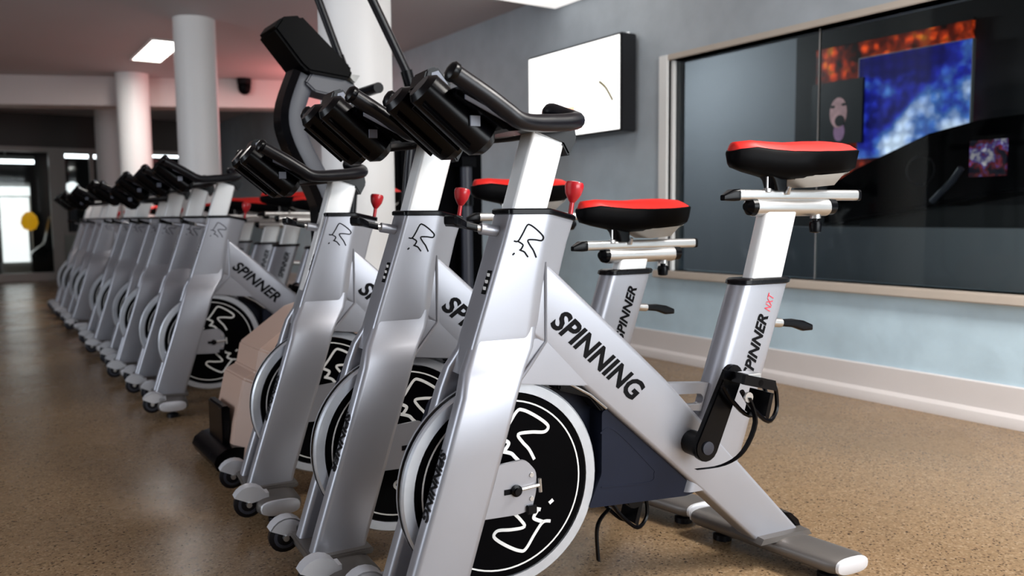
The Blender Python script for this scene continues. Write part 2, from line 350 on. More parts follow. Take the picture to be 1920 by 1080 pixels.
t = empty('yellow_punch_ball', (.90, 15.85, 0)); MB().lathe((0, 0, .74), (0, 0, 1), [(.01, 0), (.09, .04), (.13, .13), (.11, .24), (.05, .31), (.01, .32)]).build('ball', 'yellow', t); MB().tube([(0, 0, .01), (0, 0, .78)], .02).build('stand', 'black', t); MB().lathe((0, 0, 0), (0, 0, 1), [(.16, 0), (.16, .02), (.02, .04)]).build('foot', 'black', t)
tag(t, 'yellow ball on a dark stand in front of the backlit cabinet', 'punch ball')
t = empty('dark_recliner', (1.05, 15.25, 0)); MB().loft([[(x, y, z) for x, z in ((-.18, .0), (.16, 0), (.18, .9), (.1, 1.0), (.0, .55), (-.2, .4))] for y in (-.25, .25)]).build('seat_shell', 'black', t, bev=.02); MB().box((-.2, -.27, .0), (.18, .27, .05)).build('foot_plate', 'rubber', t); tag(t, 'dark seat silhouette inside the glazed far door', 'seat')
for i, (x0, x1, y, z, lb) in enumerate(((.2, 1.0, 15.6, 1.86, 'white fluorescent tube above the backlit cabinet'), (1.36, 2.2, 16, 2.0, 'fluorescent tube showing through the far window beside the door'), (2.5, 4.6, 17, 2.12, 'long fluorescent tube glowing behind the far window near the elliptical'))):
    t = empty('fluorescent_lamp', ((x0+x1)/2, y, z)); h = (x1-x0)/2
    MB().tube([(-h, 0, 0), (h, 0, 0)], .03).build('tube', 'tube', t); MB().box((-h, -.05, .03), (h, .05, .09)).build('batten', 'grey', t); MB().tube([(0, 0, .09), (0, 0, 2.6-z)], .01).build('hanger', 'grey', t)
    tag(t, lb, 'lamp', 'fluorescent lamps in the far room')
t = empty('display_stand', (1.56, 15.9, 0)); MB().box((-.05, -.03, 0), (.05, .03, 1.25)).build('post', 'slate', t); MB().lathe((0, 0, 1.45), (0, 1, 0), [(.02, -.06), (.11, -.05), (.11, .05), (.02, .06)]).build('lit_globe', 'outlight', t); MB().box((-.16, -.12, 0), (.16, .12, .03)).build('foot', 'black', t)
tag(t, 'small bright lamp on a slim stand beyond the far window', 'lamp stand')

# ------------------------------------------------------------------ ceiling lamps and fittings
def panel(x, y, label, sx=.25, sy=1.1, pw=55):
    t = empty('ceiling_lamp', (x, y, CH))
    f = MB(); f.box((-sx/2-.02, -sy/2-.02, -.012), (sx/2+.02, -sy/2, 0)); f.box((-sx/2-.02, sy/2, -.012), (sx/2+.02, sy/2+.02, 0)); f.box((-sx/2-.02, -sy/2, -.012), (-sx/2, sy/2, 0)); f.box((sx/2, -sy/2, -.012), (sx/2+.02, sy/2, 0))
    f.build('frame', 'trimwhite', t); MB().box((-sx/2, -sy/2, -.006), (sx/2, sy/2, 0)).build('diffuser', 'lamp', t)
    tag(t, label, 'ceiling light', 'ceiling panel lamps')
    d = bpy.data.lights.new('panel_light', 'AREA'); d.shape = 'RECTANGLE'; d.size = sx; d.size_y = sy; d.energy = pw; d.color = (1, .97, .93)
    o = bpy.data.objects.new('panel_light', d); C.objects.link(o); o.location = (x, y, CH-.03)
panel(1.625, 8.6, 'lit rectangular ceiling lamp left of the round column', .26, 1.08, 30)
panel(2.6, .2, 'lit ceiling lamp over the nearest bikes, close to the window', .6, 1.2, 92)
t = empty('ceiling_unit', (2.9, 4.28, 2.40)); MB().box((-.75, -.65, .02), (.75, .65, .12)).build('housing', 'trimwhite', t, bev=.02)
MB().box((-.74, -.64, .0), (.74, .64, .02)).build('diffuser', 'softglow', t)  # underside made to glow, standing in for light falling on the white unit
tag(t, 'flat white unit with added underside glow under the ceiling above the wall television', 'ceiling light')
t = empty('dome_camera', (2.78, 9.78, 2.455)); MB().lathe((0, 0, 0), (0, 0, -1), [(.07, -.0), (.075, .03), (.06, .09), (.03, .115), (.005, .12)]).build('dome', 'gloss', t); MB().lathe((0, 0, .0), (0, 0, 1), [(.08, 0), (.08, .065)]).build('mount', 'black', t); tag(t, 'small black dome camera on the pale beam', 'camera')
t = empty('pink_fill_fixture', (3.6, 8.9, 2.2)); MB().tube([(0, -.6, 0), (0, .6, 0)], .02).build('tube', 'pinkfill', t); MB().box((.03, -.6, -.03), (.08, .6, .03)).build('holder', 'trimwhite', t); tag(t, 'added pink fill tube high on the right wall behind the thick column', 'lamp')  # added lamp, hidden behind the column; gives the pink tint on ceiling and beam
area('pink_fill_light', (3.55, 8.9, 2.2), (1.5, 8.9, 2.5), .1, 1.2, 16, (1, .3, .28))

# ------------------------------------------------------------------ wall television
t = empty('wall_television', (3.60, 4.59, 1.76))
MB().box((-.07, -.52, -.31), (.06, .52, .31)).build('case', 'tvblack', t, bev=.008)
sc = MB().box((-.073, -.505, -.295), (-.071, .505, .295)).build('screen', 'tvwhite', t)
mk = MB(); stroke(mk, [(-.073, -.30, .03), (-.073, -.37, -.02), (-.073, -.44, -.11)], .02, (-1, 0, 0)); mk.build('picture_curve', 'tvmark', sc)
mk = MB(); mk.box((-.0742, -.02, -.13), (-.0732, .07, -.10)); mk.box((-.0742, -.04, -.15), (-.0732, -.0, -.10)); mk.build('picture_block', 'tvorange', sc)
MB().box((.06, -.2, -.15), (.08, .2, .15)).build('wall_bracket', 'black', t)
MB().lathe((-.0, -.5, .311), (0, 0, 1), [(.012, 0), (.012, .003)]).build('standby_light', 'outlight', t)
tag(t, 'bright white wall television with thick black case', 'television')

# ------------------------------------------------------------------ things in the dim room
t = empty('ember_display', (5.97, 3.79, 1.73)); MB().box((-.02, -.63, -.54), (.03, .63, .52)).build('picture', 'ember', t); MB().box((-.025, -.65, .52), (.03, .65, .535)).build('top_edge', 'dark', t); tag(t, 'orange glowing display board behind the glass, around the blue screen', 'display board')
t = empty('cloud_display', (5.92, 3.56, 1.73)); MB().box((-.012, -.435, -.39), (.02, .435, .38)).build('picture', 'cloud', t)
fr_ = MB(); fr_.box((-.015, -.44, .38), (.02, .44, .386)); fr_.box((-.015, .435, -.39), (.02, .441, .38)); fr_.box((-.015, -.441, -.39), (.02, -.435, .38)); fr_.build('bezel', 'grey', t); tag(t, 'blue display screen with white clouds behind the glass', 'screen')
t = empty('poster', (5.87, 4.16, 1.71)); MB().box((-.01, -.23, -.25), (.02, .23, .25)).build('sheet', 'poster', t)
def oval(c, ry, rz, m, nm, x=-.0115, n=18, pow_=2.0): MB().loft([[(xx, c[0]+ry*math.cos(2*math.pi*k/n), c[1]+rz*math.sin(2*math.pi*k/n)) for k in range(n)] for xx in (-.01, x)]).build(nm, m, t)
oval((-.02, .0), .078, .12, 'face', 'face_print'); oval((-.03, -.15), .05, .075, 'tongue', 'chin_print', -.0113); oval((-.035, -.065), .045, .045, 'poster', 'mouth_print', -.013); oval((.03, .05), .022, .012, 'poster', 'eye_print', -.013); oval((-.07, .06), .022, .012, 'poster', 'eye_print', -.013)
tag(t, 'dark poster with a shouting face behind the glass', 'poster')
t = empty('racing_cabinet', (5.2, 2.9, 0))
arc = [(.74, 1.08), (.52, 1.2), (.35, 1.268), (0, 1.40), (-.3, 1.452), (-.56, 1.461), (-.9, 1.43), (-1.1, 1.3), (-1.1, 1.0), (-.57, 1.03), (-.46, 1.02), (.12, .92), (.74, .82)]
MB().loft([[(x, y, z) for y, z in arc] for x in (-.2, .2)]).build('hood', 'gloss', t, bev=.02)
MB().box((-.12, -.8, .0), (.15, .5, .95)).build('pedestal', 'dark', t)
MB().box((-.215, -.48, 1.12), (-.2, -.27, 1.33)).build('small_screen', 'game', t)
MB().tube([(-.21, -.05, .98), (-.26, -.2, 1.1), (-.28, -.26, 1.17)], .02).build('lever', 'slate', t)
MB().tube([(-.26+.0*k, .0+.09*math.cos(k*math.pi/8), 1.17+.09*math.sin(k*math.pi/8)) for k in range(16)], .008, 8, True).build('steering_wheel', 'black', t)
tag(t, 'black curved racing simulator hood with a small screen behind the glass', 'arcade machine')
t = empty('studio_bench', (5.0, 2.9, 0)); MB().box((-.25, -1.9, .1), (.0, 1.1, .82)).build('front_panel', 'darkgrey', t); MB().box((-.28, -1.9, .0), (.02, 1.1, .1)).build('kick_board', 'dark', t); tag(t, 'low grey bench front under the racing simulator behind the glass', 'bench')

# ------------------------------------------------------------------ tower machine between column and wall
t = empty('weight_tower', (2.5, 4.62, 0))
MB().box((-.3, -.05, .05), (.3, .3, 1.41)).build('shroud', 'gloss', t, bev=.02); MB().box((-.33, -.25, 0), (.33, .33, .05)).build('base', 'black', t, bev=.01)
MB().tube([(.12, -.14, .05), (.12, -.14, 1.22)], .035).build('upright_tube', 'slate', t); MB().tube([(.12, -.14, .98), (.12, -.14, 1.05)], .042).build('collar', 'black', t); MB().box((.07, -.18, 1.22), (.17, -.04, 1.28)).build('bracket', 'black', t)
tag(t, 'black gym machine tower with a grey tube, right of the thick column', 'gym machine')

# ------------------------------------------------------------------ elliptical machine
EY = 3.12
el = empty('elliptical_machine', (1.2, EY, 0)); ox = 1.2
def XZ(l): return [(x-ox, z) for x, z in l]
prof = [(.752, .051), (.769, .173), (.808, .339), (.852, .359), (.869, .44), (1.045, .565), (1.2, .61), (1.32, .55), (1.38, .3), (1.38, .05)]
secs = []
for y, k in ((-.2, 1), (-.13, 0), (.13, 0), (.2, 1)):
    secs.append([((x+(.06 if x < 1.1 else -.03)*k)-ox, y, z-(.025*k if z > .1 else -.0)) for x, z in prof])
sh = MB().loft(secs).build('shroud', 'tan', el, ang=25, bev=.006)
MB().box((.735-ox, -.1, .08), (.765-ox, .1, .24)).build('vent_block', 'black', sh, bev=.006)
MB().loft([rr for rr in [[(.76-ox+.075*math.cos(a), y, .055+.05*math.sin(a)) for a in [k*math.pi/6 for k in range(12)]] for y in (-.17, -.16, .16, .17)]]).build('front_foot', 'black', el)
mp = catmull([(1.111, 0, 1.45), (1.062, 0, 1.31), (1.081, 0, 1.2), (1.172, 0, 1.02), (1.195, 0, .9), (1.19, 0, .55)], 5)
secs = []
for i, p in enumerate(mp):
    tt = (mp[min(i+1, len(mp)-1)]-mp[max(i-1, 0)]).normalized(); nn = Vector((-tt.z, 0, tt.x))
    secs.append([tuple(p-Vector((ox, 0, 0))+nn*a+Vector((0, b, 0))) for a, b in rpoly([(-.036, -.05), (.036, -.05), (.036, .05), (-.036, .05)], .012, 2)])
ms = MB().loft(secs).build('mast', 'slate', el)
secs = [[tuple(Vector(q)) for q in ()] for _ in ()]
for i, p in enumerate(mp):
    tt = (mp[min(i+1, len(mp)-1)]-mp[max(i-1, 0)]).normalized(); nn = Vector((-tt.z, 0, tt.x)); nn = nn if nn.x < 0 else -nn
    secs.append([tuple(p-Vector((ox, 0, 0))+nn*a+Vector((0, b, 0))) for a, b in ((.03, -.058), (.056, -.045), (.056, .045), (.03, .058))])
MB().loft(secs).build('mast_cover', 'black', ms)
MB().loft([[(x, y, z) for x, z in XZ([(1.095, 1.42), (1.14, 1.49), (1.3, 1.422), (1.285, 1.365), (1.13, 1.39)])] for y in (-.07, .07)]).build('console_arm', 'slate', el, bev=.006)
cn = MB().loft([[(x, y, z) for x, z in XZ([(.972, 1.60), (1.003, 1.645), (1.075, 1.658), (1.275, 1.478), (1.262, 1.44), (1.10, 1.455), (1.07, 1.48)])] for y in (-.10, .10)]).build('console', 'gloss', el, bev=.01)
dsp = MB(); d0 = Vector((1.085-ox, 0, 1.652)); d1 = Vector((1.262-ox, 0, 1.493)); nn = Vector((.67, 0, .745)); dsp.loft([[tuple(p+Vector((0, y, 0))+nn*h) for p, h in ((d0, -.003), (d0, .004), (d1, .004), (d1, -.003))] for y in (-.08, .08)]).build('display', 'gloss', cn)
MB().loft([[(x, y, z) for x, z in XZ([(1.25, 1.463), (1.305, 1.46), (1.285, 1.432)])] for y in (-.09, .09)]).build('console_tray', 'grey', cn)
MB().tube([(1.3-ox, -.27, 1.39), (1.3-ox, .27, 1.39)], .02).build('cross_bar', 'black', el)
for sgn, pts in ((-1, [(1.20, 1.87), (1.287, 1.705), (1.43, 1.441), (1.455, 1.36), (1.42, 1.1), (1.36, .5)]), (1, [(1.20, 2.0), (1.279, 1.816), (1.372, 1.575), (1.431, 1.42), (1.42, 1.1), (1.36, .5)])):
    y = sgn*.26
    a = MB().tube([(x-ox, y, z) for x, z in pts], .017).build('handle_arm', 'rubber', el)
    MB().tube([(pts[2][0]-ox-.012, y, pts[2][1]+.022), (pts[3][0]-ox, y, pts[3][1]-.02)], .023).build('joint_sleeve', 'black', a)
    r_ = MB(); r_.loft([[(x, sgn*.17+yy, z+zz) for yy, zz in ((-.03, -.025), (.03, -.025), (.03, .025), (-.03, .025))] for x, z in ((1.36-ox, .4), (2.28-ox, .12))]); rl = r_.build('pedal_rail', 'slate', el, bev=.006)
    MB().box((1.62-ox, sgn*.17-.08, .31), (1.98-ox, sgn*.17+.08, .35)).build('foot_pad', 'black', rl, bev=.01)
    MB().tube([(1.36-ox, y, .5), (1.36-ox, sgn*.17, .42)], .015).build('link', 'black', el)
MB().box((1.3-ox, -.05, .03), (2.3-ox, .05, .1)).build('base_rail', 'slate', el, bev=.01)
MB().box((2.22-ox, -.26, 0), (2.34-ox, .26, .08)).build('rear_foot', 'black', el, bev=.02)
tag(el, 'black elliptical trainer with tan shroud standing between the bikes', 'elliptical trainer')

# ------------------------------------------------------------------ spin bike (u = rearward, v = height over collar, w = towards the camera)
ZB = .915
def P(u, v, w=0): return (u, -w, v+ZB)
def lerp(a, b, t): return a+(b-a)*t
LOGO = [[(780, 660), (820, 662), (862, 605), (912, 522), (945, 520), (1000, 556), (1055, 605), (1074, 637), (1052, 662), (985, 653), (918, 656), (940, 705), (972, 750), (1000, 815)],
        [(820, 664), (860, 688), (868, 705), (848, 738)], [(832, 740), (880, 760), (900, 785), (918, 808)], [(765, 785), (786, 768)]]
def make_bike(text_down, text_leg, nxt=False):
    b = empty('spin_bike', (0, 0, 0)); G = {'hb': [], 'seat': []}
    # head tube
    def hsec(v, uf, uc, ur, hw, rz=0): 
        return [P(u, v+(rz*max(0, u-.09)), w) for u, w in rpoly([(uf, hw), (uf, -hw), (uc, -hw), (ur, -.018), (ur, .018), (uc, hw)], .011)]
    ht = MB().loft([hsec(.004, -.004, .092, .168, .045, -.2), hsec(-.06, -.024, .075, .150, .045), hsec(-.15, -.054, .055, .125, .045), hsec(-.25, -.088, .04, .095, .046), hsec(-.30, -.104, .03, .075, .046), hsec(-.335, -.112, .0, .04, .042)]).build('head_tube', 'silver', b)
    lg = MB()
    for s in LOGO: stroke(lg, [P(.003+(x-780)/5.4*.00131+0*y, -.053-(y-660)/5.4*.00128, .0455) for x, y in s], .0036, (0, -1, 0), lift=.0006)
    lg.build('emblem', 'ink', ht)
    stk = MB(); a, c = Vector(P(-.0415, -.115, .012)), Vector(P(-.0585, -.165, .012)); stk.add([tuple(a+Vector((-.002, 0, 0))), tuple(c+Vector((-.002, 0, 0))), tuple(c+Vector((-.002, -.022, 0))), tuple(a+Vector((-.002, -.022, 0)))], [(0, 1, 2, 3)]); so = stk.build('sticker', 'ink', ht)
    st2 = MB()
    for k in range(3):
        p = a.lerp(c, .18+.28*k); st2.box((p.x-.0035, p.y-.018, p.z-.004), (p.x-.0022, p.y-.005, p.z+.003))
    st2.build('sticker_print', 'white', ht)
    cl = MB(); cl.loft([[(p[0], p[1], p[2]+dz) for p in [P(u, 0-(.2*max(0, u-.09)), w) for u, w in rpoly([(-.004-g, .045+g), (-.004-g, -.045-g), (.092, -.045-g), (.168+g, -.018-g), (.168+g, .018+g), (.092, .045+g)], .011)]] for g, dz in ((.0005, .003), (.004, .005), (.004, .013), (.001, .016))]); cl.build('collar', 'black', b)
    # fork legs
    for sg in (1, -1):
        secs = []
        for v, u0, u1, w0, w1 in ((-.24, -.082, .06, .004, .044), (-.285, -.10, .05, .012, .048), (-.325, -.122, .022, .026, .066), (-.372, -.136, -.002, .036, .082), (-.50, -.176, -.042, .037, .084), (-.752, -.257, -.121, .037, .084), (-.822, -.279, -.143, .037, .084)):
            secs.append([P(u, v, sg*w) for u, w in rpoly([(u0, w0), (u1, w0), (u1, w1), (u0, w1)], .014)])
        lgp = MB().loft(secs).build('fork_leg', 'silver', b)
        if sg > 0:
            d = Vector(P(-.257, -.752)) - Vector(P(-.136, -.372)); d.normalize()
            o0 = Vector(P(-.176-.0015+.021*.318, -.479, .047))
            put_text('lettering', text_leg, o0, d, (0, -1, 0), .15, .03, 'ink', lgp, shear=.25, bold=.03)
    # gussets
    for sg in (1, -1):
        MB().loft([[P(u, v, sg*w) for u, v in ((.03, -.26), (.09, -.275), (.196, -.386), (.004, -.363))] for w in (.029, .037)]).build('gusset', 'silver', b, bev=.002)
    # down tube
    secs = []
    for (ut, vt), (ub, vb) in (((.06, -.075), (.05, -.262)), ((.083, -.098), (.083, -.288)), ((.25, -.247), (.165, -.374)), ((.41, -.392), (.33, -.518)), ((.64, -.628), (.52, -.684)), ((.846, -.838), (.70, -.845))):
        c = []
        for a, w in rpoly([(0, .037), (0, -.037), (.15, -.037), (.15, .037)], .012):
            t_ = a/.15; c.append(P(lerp(ut, ub, t_), lerp(vt, vb, t_), w))
        secs.append(c)
    dt = MB().loft(secs).build('down_tube', 'silver', b)
    d = Vector((.303, 0, -.270)).normalized(); upd = Vector((.270, 0, .303)).normalized()
    ln = .30 if text_down == 'SPINNING' else .27
    put_text('lettering', text_down, P(.091, -.240, .037), d, upd, ln, .053, 'ink', dt, shear=.25, bold=.034)
    # weld line
    wd = MB(); wd.tube([P(.083, -.1, .0375), P(.083, -.2, .0375), P(.083, -.275, .0375), P(.04, -.325, .044), P(.004, -.363, .05)], .0035, 6); wd.build('weld_bead', 'silver', dt)
    # seat tube
    secs = []
    for v in (-.178, -.3, -.45, -.62, -.68):
        o = .34*(v+.178); secs.append([P(u+o, v, w) for u, w in rpoly([(.638, .036), (.638, -.036), (.797, -.036), (.797, .036)], .03)])
    stb = MB().loft(secs).build('seat_tube', 'silver', b)
    d = Vector((.34, 0, 1)).normalized(); lf = Vector((-1, 0, .34)).normalized()
    put_text('lettering', 'SPINNER', P(.671, -.415, .0362) if nxt else P(.6845, -.375, .0362), d, lf, .165, .033, 'ink', stb, shear=.25, bold=.034)
    if nxt: put_text('red_lettering', 'NXT', P(.728, -.248, .0362), d, lf, .045, .02, 'redink', stb, shear=.25, bold=.0)
    cl = MB(); cl.loft([[P(u+.34*dz, -.178+dz, w) for u, w in rpoly([(.638-g, .036+g), (.638-g, -.036-g), (.797+g, -.036-g), (.797+g, .036+g)], .03)] for g, dz in ((.001, 0), (.005, .003), (.005, .012), (.001, .016))]); cl.build('seat_collar', 'black', b)
    # plate with slot between the tubes
    pl = MB()
    outer = [(.40, -.40), (.433, -.405), (.58, -.417), (.56, -.52), (.50, -.54), (.45, -.48)]
    hole = [(.465+.014*math.cos(a), -.452+.014*math.sin(a)) for a in [math.pi/2+k*math.pi/6 for k in range(7)]] + [(.525+.014*math.cos(a), -.456+.014*math.sin(a)) for a in [-math.pi/2+k*math.pi/6 for k in range(7)]]
    n_ = len(hole); cx, cv = .495, -.454
    ring = []
    for (hu, hv) in hole:
        du, dv = hu-cx, hv-cv; best = 9
        for i in range(len(outer)):
            (x1, y1), (x2, y2) = outer[i], outer[(i+1) % len(outer)]; ex, ey = x2-x1, y2-y1; den = du*ey-dv*ex
            if abs(den) < 1e-9: continue
            s_ = ((x1-cx)*ey-(y1-cv)*ex)/den; q = ((x1-cx)*dv-(y1-cv)*du)/den
            if s_ > 0 and -1e-6 <= q <= 1+1e-6: best = min(best, s_)
        ring.append((cx+du*best, cv+dv*best))
    pl.loft([[P(u, v, .012) for u, v in hole], [P(u, v, .012) for u, v in ring], [P(u, v, -.012) for u, v in ring], [P(u, v, -.012) for u, v in hole]], closed=True)
    pl.build('frame_plate', 'silver', b)
    # stabilizers
    def stab(nm, uc, half, skew, hu, z0, z1):
        s = math.sin(R(skew)); secs = []
        for w_, k in ((-half, .86), (-half+.02, 1), (half-.02, 1), (half, .86)):
            zc = (z0+z1)/2; secs.append([(uc+w_*s+hu*k*math.copysign(abs(math.cos(a))**.7, math.cos(a)), -w_, zc+(z1-z0)/2*k*math.copysign(abs(math.sin(a))**.7, math.sin(a))) for a in [q*math.pi/10 for q in range(20)]])
        o = MB().loft(secs).build(nm, 'stab', b)
        for sg in (1, -1):
            e = []
            for dw, k in ((0, .88), (.006, .84), (.009, .6)):
                zc = (z0+z1)/2; w_ = sg*(half+dw); e.append([(uc+w_*s+hu*k*math.copysign(abs(math.cos(a))**.7, math.cos(a)), -w_, zc+(z1-z0)/2*k*math.copysign(abs(math.sin(a))**.7, math.sin(a))) for a in [q*math.pi/10 for q in range(20)]])
            MB().loft(e).build('end_cap', 'fender', o)
            MB().lathe((uc+sg*(half-.06)*s, -sg*(half-.06), 0), (0, 0, 1), [(.026, 0), (.026, .016), (.012, .02), (.012, z0+.01)], 16).build('levelling_foot', 'rubber', b)
        return o
    fs = stab('front_stabilizer', -.205, .2, 0, .066, .034, .088)
    MB().box((-.285, -.105, .082), (-.13, .105, .098)).build('mounting_plate', 'stab', fs, bev=.004)
    rs = stab('rear_stabilizer', .785, .22, 12, .06, .03, .078)
    MB().loft([[(u, y, z) for u, z in ((.69, .07), (.865, .07), (.855, .085), (.70, .085))] for y in (-.06, .06)]).build('mounting_plate', 'stab', rs)
    MB().loft([[P(u, v, w_) for u, v in ((.80, -.786), (.825, -.792), (.852, -.815), (.862, -.838), (.85, -.84))] for w_ in (-.028, .028)]).build('frame_bumper', 'black', b, bev=.003)
    # transport wheels
    for sg in (1, -1):
        tw = MB().lathe((-.29, -sg*.15, .072), (0, 1, 0), [(.012, -.012), (.034, -.013), (.042, -.008), (.042, .008), (.034, .013), (.012, .012)], 20).build('transport_wheel', 'rubber', b)
        MB().lathe((-.29, -sg*.15-.0145, .072), (0, 1, 0), [(.022, 0), (.03, 0), (.03, .029), (.022, .029)], 20, True).build('wheel_hub', 'slate', tw)
        fe = MB(); secs = []
        for k in range(9):
            a = R(10+k*18); secs.append([(-.285+r_*math.cos(a), -sg*.15+y, .075+r_*math.sin(a)) for r_, y in ((.047, -.02), (.051, -.02), (.051, .02), (.047, .02))])
        fe.loft(secs); fe.box((-.262, -sg*.15-.02, .07), (-.232, -sg*.15+.02, .1)); fe.add([(-.285, -sg*.15-.02, .075)]+[(-.285+.05*math.cos(R(10+k*18)), -sg*.15-.02, .075+.05*math.sin(R(10+k*18))) for k in range(9)], [(0, k, k+1) for k in range(1, 9)]); fe.build('fender', 'fender', tw)
        MB().lathe((-.29, -sg*.15-.026, .072), (0, 1, 0), [(.008, 0), (.008, .052)], 10).build('wheel_axle', 'brushed', tw)
    # flywheel
    fc = P(-.014, -.591)
    fwh = MB().lathe(fc, (0, 1, 0), [(.03, -.019), (.206, -.019), (.206, .019), (.03, .019)], 64, True).build('flywheel', 'gloss', b)
    MB().lathe(fc, (0, 1, 0), [(.209, -.021), (.231, -.021), (.2355, -.016), (.2355, .016), (.231, .021), (.209, .021)], 72, True).build('rim', 'rim', fwh)
    MB().lathe(fc, (0, 1, 0), [(.2345, -.006), (.2365, -.006), (.2365, .006), (.2345, .006)], 72, True).build('rim_band', 'black', fwh)
    MB().lathe(fc, (0, 1, 0), [(.188, -.0198), (.1915, -.0198), (.1915, -.0185), (.188, -.0185)], 72, True).build('stripe', 'white', fwh)
    MB().lathe(fc, (0, 1, 0), [(.004, -.0295), (.03, -.0295), (.03, .0295), (.004, .0295)], 24, True).build('hub', 'black', fwh)
    for rot in (0, 1):
        fl = MB()
        for s in LOGO:
            pts = []
            for x, y in s:
                u = .022+(x-918)/5.4*.0026; v = -.48-(y-656)/5.4*.0021
                du, dv = u+.014, v+.591
                if rot: du, dv = -du, -dv; du += .085; dv += .01
                pts.append(P(-.014+du, -.591+dv, .0192))
            stroke(fl, pts, .0085 if s is not LOGO[0] else .0075, (0, -1, 0), lift=.0008)
        fl.build('emblem', 'white', fwh)
    # axle brackets
    for sg in (1, -1):
        ab = MB().loft([[P(u, v, sg*w_) for u, v in rpoly([(-.105, -.535), (.02, -.526), (.046, -.555), (.046, -.60), (.034, -.64), (-.0, -.646), (-.145, -.642)], .012, 3)] for w_ in (.05, .058)]).build('axle_bracket', 'silver', b)
        MB().lathe(P(-.004, -.591, sg*.058), (0, -sg, 0), [(.013, 0), (.013, .006), (.008, .008), (.008, .014)], 16).build('axle_nut', 'black', ab)
        if sg > 0:
            MB().box((-.032, -.0592, ZB-.598), (-.012, -.0578, ZB-.586)).build('axle_slot', 'ink', ab)
            MB().tube([P(.008, -.589, .062), P(.05, -.586, .062)], .0045, 8).build('tension_screw', 'brushed', ab)
            MB().tube([P(.052, -.572, .062), P(.054, -.602, .062)], .004, 8).build('screw_handle', 'brushed', ab)
            for v in (-.562, -.615): MB().lathe(P(.034, v, .058), (0, -1, 0), [(.006, 0), (.005, .0025)], 10).build('rivet', 'brushed', ab)
            MB().box((.02, -.066, ZB-.648), (.044, -.05, ZB-.628)).build('sensor_block', 'black', ab, bev=.002)
    # belt guard
    g1 = MB().loft([[P(u, v, w_) for u, v in rpoly([(-.14, -.40), (.16, -.395), (.255, -.44), (.515, -.685), (.48, -.692), (.20, -.675), (-.16, -.66), (-.2, -.56)], .02, 3)] for w_ in (-.10, -.03)]).build('belt_guard', 'navy', b)
    g2 = MB().loft([[P(u, v, w_) for u, v in rpoly([(.236, -.452), (.262, -.446), (.514, -.684), (.48, -.691), (.20, -.676), (.235, -.6)], .008, 3)] for w_ in (-.03, .024)]).build('guard_cover', 'navy', g1)
    gl = MB(); stroke(gl, [P(.232, -.503, .024), P(.27, -.499, .024), P(.375, -.602, .024), P(.384, -.62, .024), P(.367, -.64, .024), P(.234, -.631, .024)], .004, (0, -1, 0)); gl.build('guard_rib', 'navy', g1)
    MB().loft([[P(u, v, w_) for u, v in ((.12, -.352), (.19, -.39), (.252, -.437), (.232, -.452), (.20, -.415), (.12, -.39))] for w_ in (-.03, .03)]).build('brake_housing', 'black', b, bev=.004)
    MB().tube([P(.13, -.368, .032), P(.20, -.408, .032), P(.243, -.444, .032)], .003, 6).build('brake_cable', 'brushed', b)
    # cranks and pedals
    ctr = (.482, -.552)
    MB().lathe(P(*ctr, 0), (0, 1, 0), [(.03, -.085), (.03, .11)], 20).build('bottom_bracket', 'black', b)
    for sg in (1, -1):
        du, dv = sg*.078, sg*.165
        w0, w1 = sg*.082, sg*.10
        L_ = math.hypot(du, dv); a_ = Vector((du, dv))/L_; nrm = Vector((-a_.y, a_.x)); pts = []
        for k in range(9): t_ = -math.pi/2+math.pi*k/8; pts.append(Vector((du, dv))+a_*math.cos(t_)*.028+nrm*math.sin(t_)*.028)
        for k in range(9): t_ = math.pi/2+math.pi*k/8; pts.append(a_*math.cos(t_)*.034+nrm*math.sin(t_)*.034)
        ca = MB().loft([[P(ctr[0]+q.x, ctr[1]+q.y, w_) for q in pts] for w_ in (w0, w1)]).build('crank_arm', 'black', b, bev=.003)
        MB().lathe(P(*ctr, sg*.10), (0, -sg, 0), [(.016, 0), (.016, .004), (.009, .005)], 16).build('crank_bolt', 'slate', ca)
        pu, pv = ctr[0]+du, ctr[1]+dv
        pd = MB(); pd.tube([P(pu, pv, w1), P(pu, pv, sg*.19)], .008, 8)
        for w_ in (.115, .185): pd.loft([[P(pu+x, pv+z-.25*x, sg*(w_+e)) for x, z in ((-.05, -.012), (.05, -.012), (.045, .012), (-.045, .012))] for e in (-.005, .005)])
        pd.loft([[P(pu+x, pv+z-.25*x, sg*w_) for x, z in ((-.03, -.012), (.03, -.012), (.03, .012), (-.03, .012))] for w_ in (.125, .175)])
        po = pd.build('pedal', 'black', b)
        MB().box(tuple(Vector(P(pu-.02, pv-.008, sg*.15))-Vector((0, .02, 0))), tuple(Vector(P(pu+.02, pv+.018, sg*.15))+Vector((0, .02, 0)))).build('cleat_plate', 'brushed', po, bev=.002)
        MB().lathe(P(pu-.035, pv-.03, sg*.185), (0, -sg, 0), [(.012, 0), (.012, .006)], 10).build('cage_buckle', 'brushed', po)
        for q in (.118, .182):
            MB().tube(catmull([P(pu-.05, pv-.015, sg*q), P(pu-.02, pv-.055, sg*q), P(pu+.03, pv-.095, sg*q), P(pu+.068, pv-.075, sg*(q*.6+.06)), P(pu+.066, pv-.03, sg*(q*.6+.06)), P(pu+.045, pv-.008, sg*q)], 4), .0055, 6).build('toe_cage', 'black', po)
        MB().loft([[P(pu+x, pv+z, sg*w_) for x, z in ((.02, -.082), (.03, -.09), (.045, -.03), (.035, -.028))] for w_ in (.115, .185)]).build('toe_bridge', 'black', po)
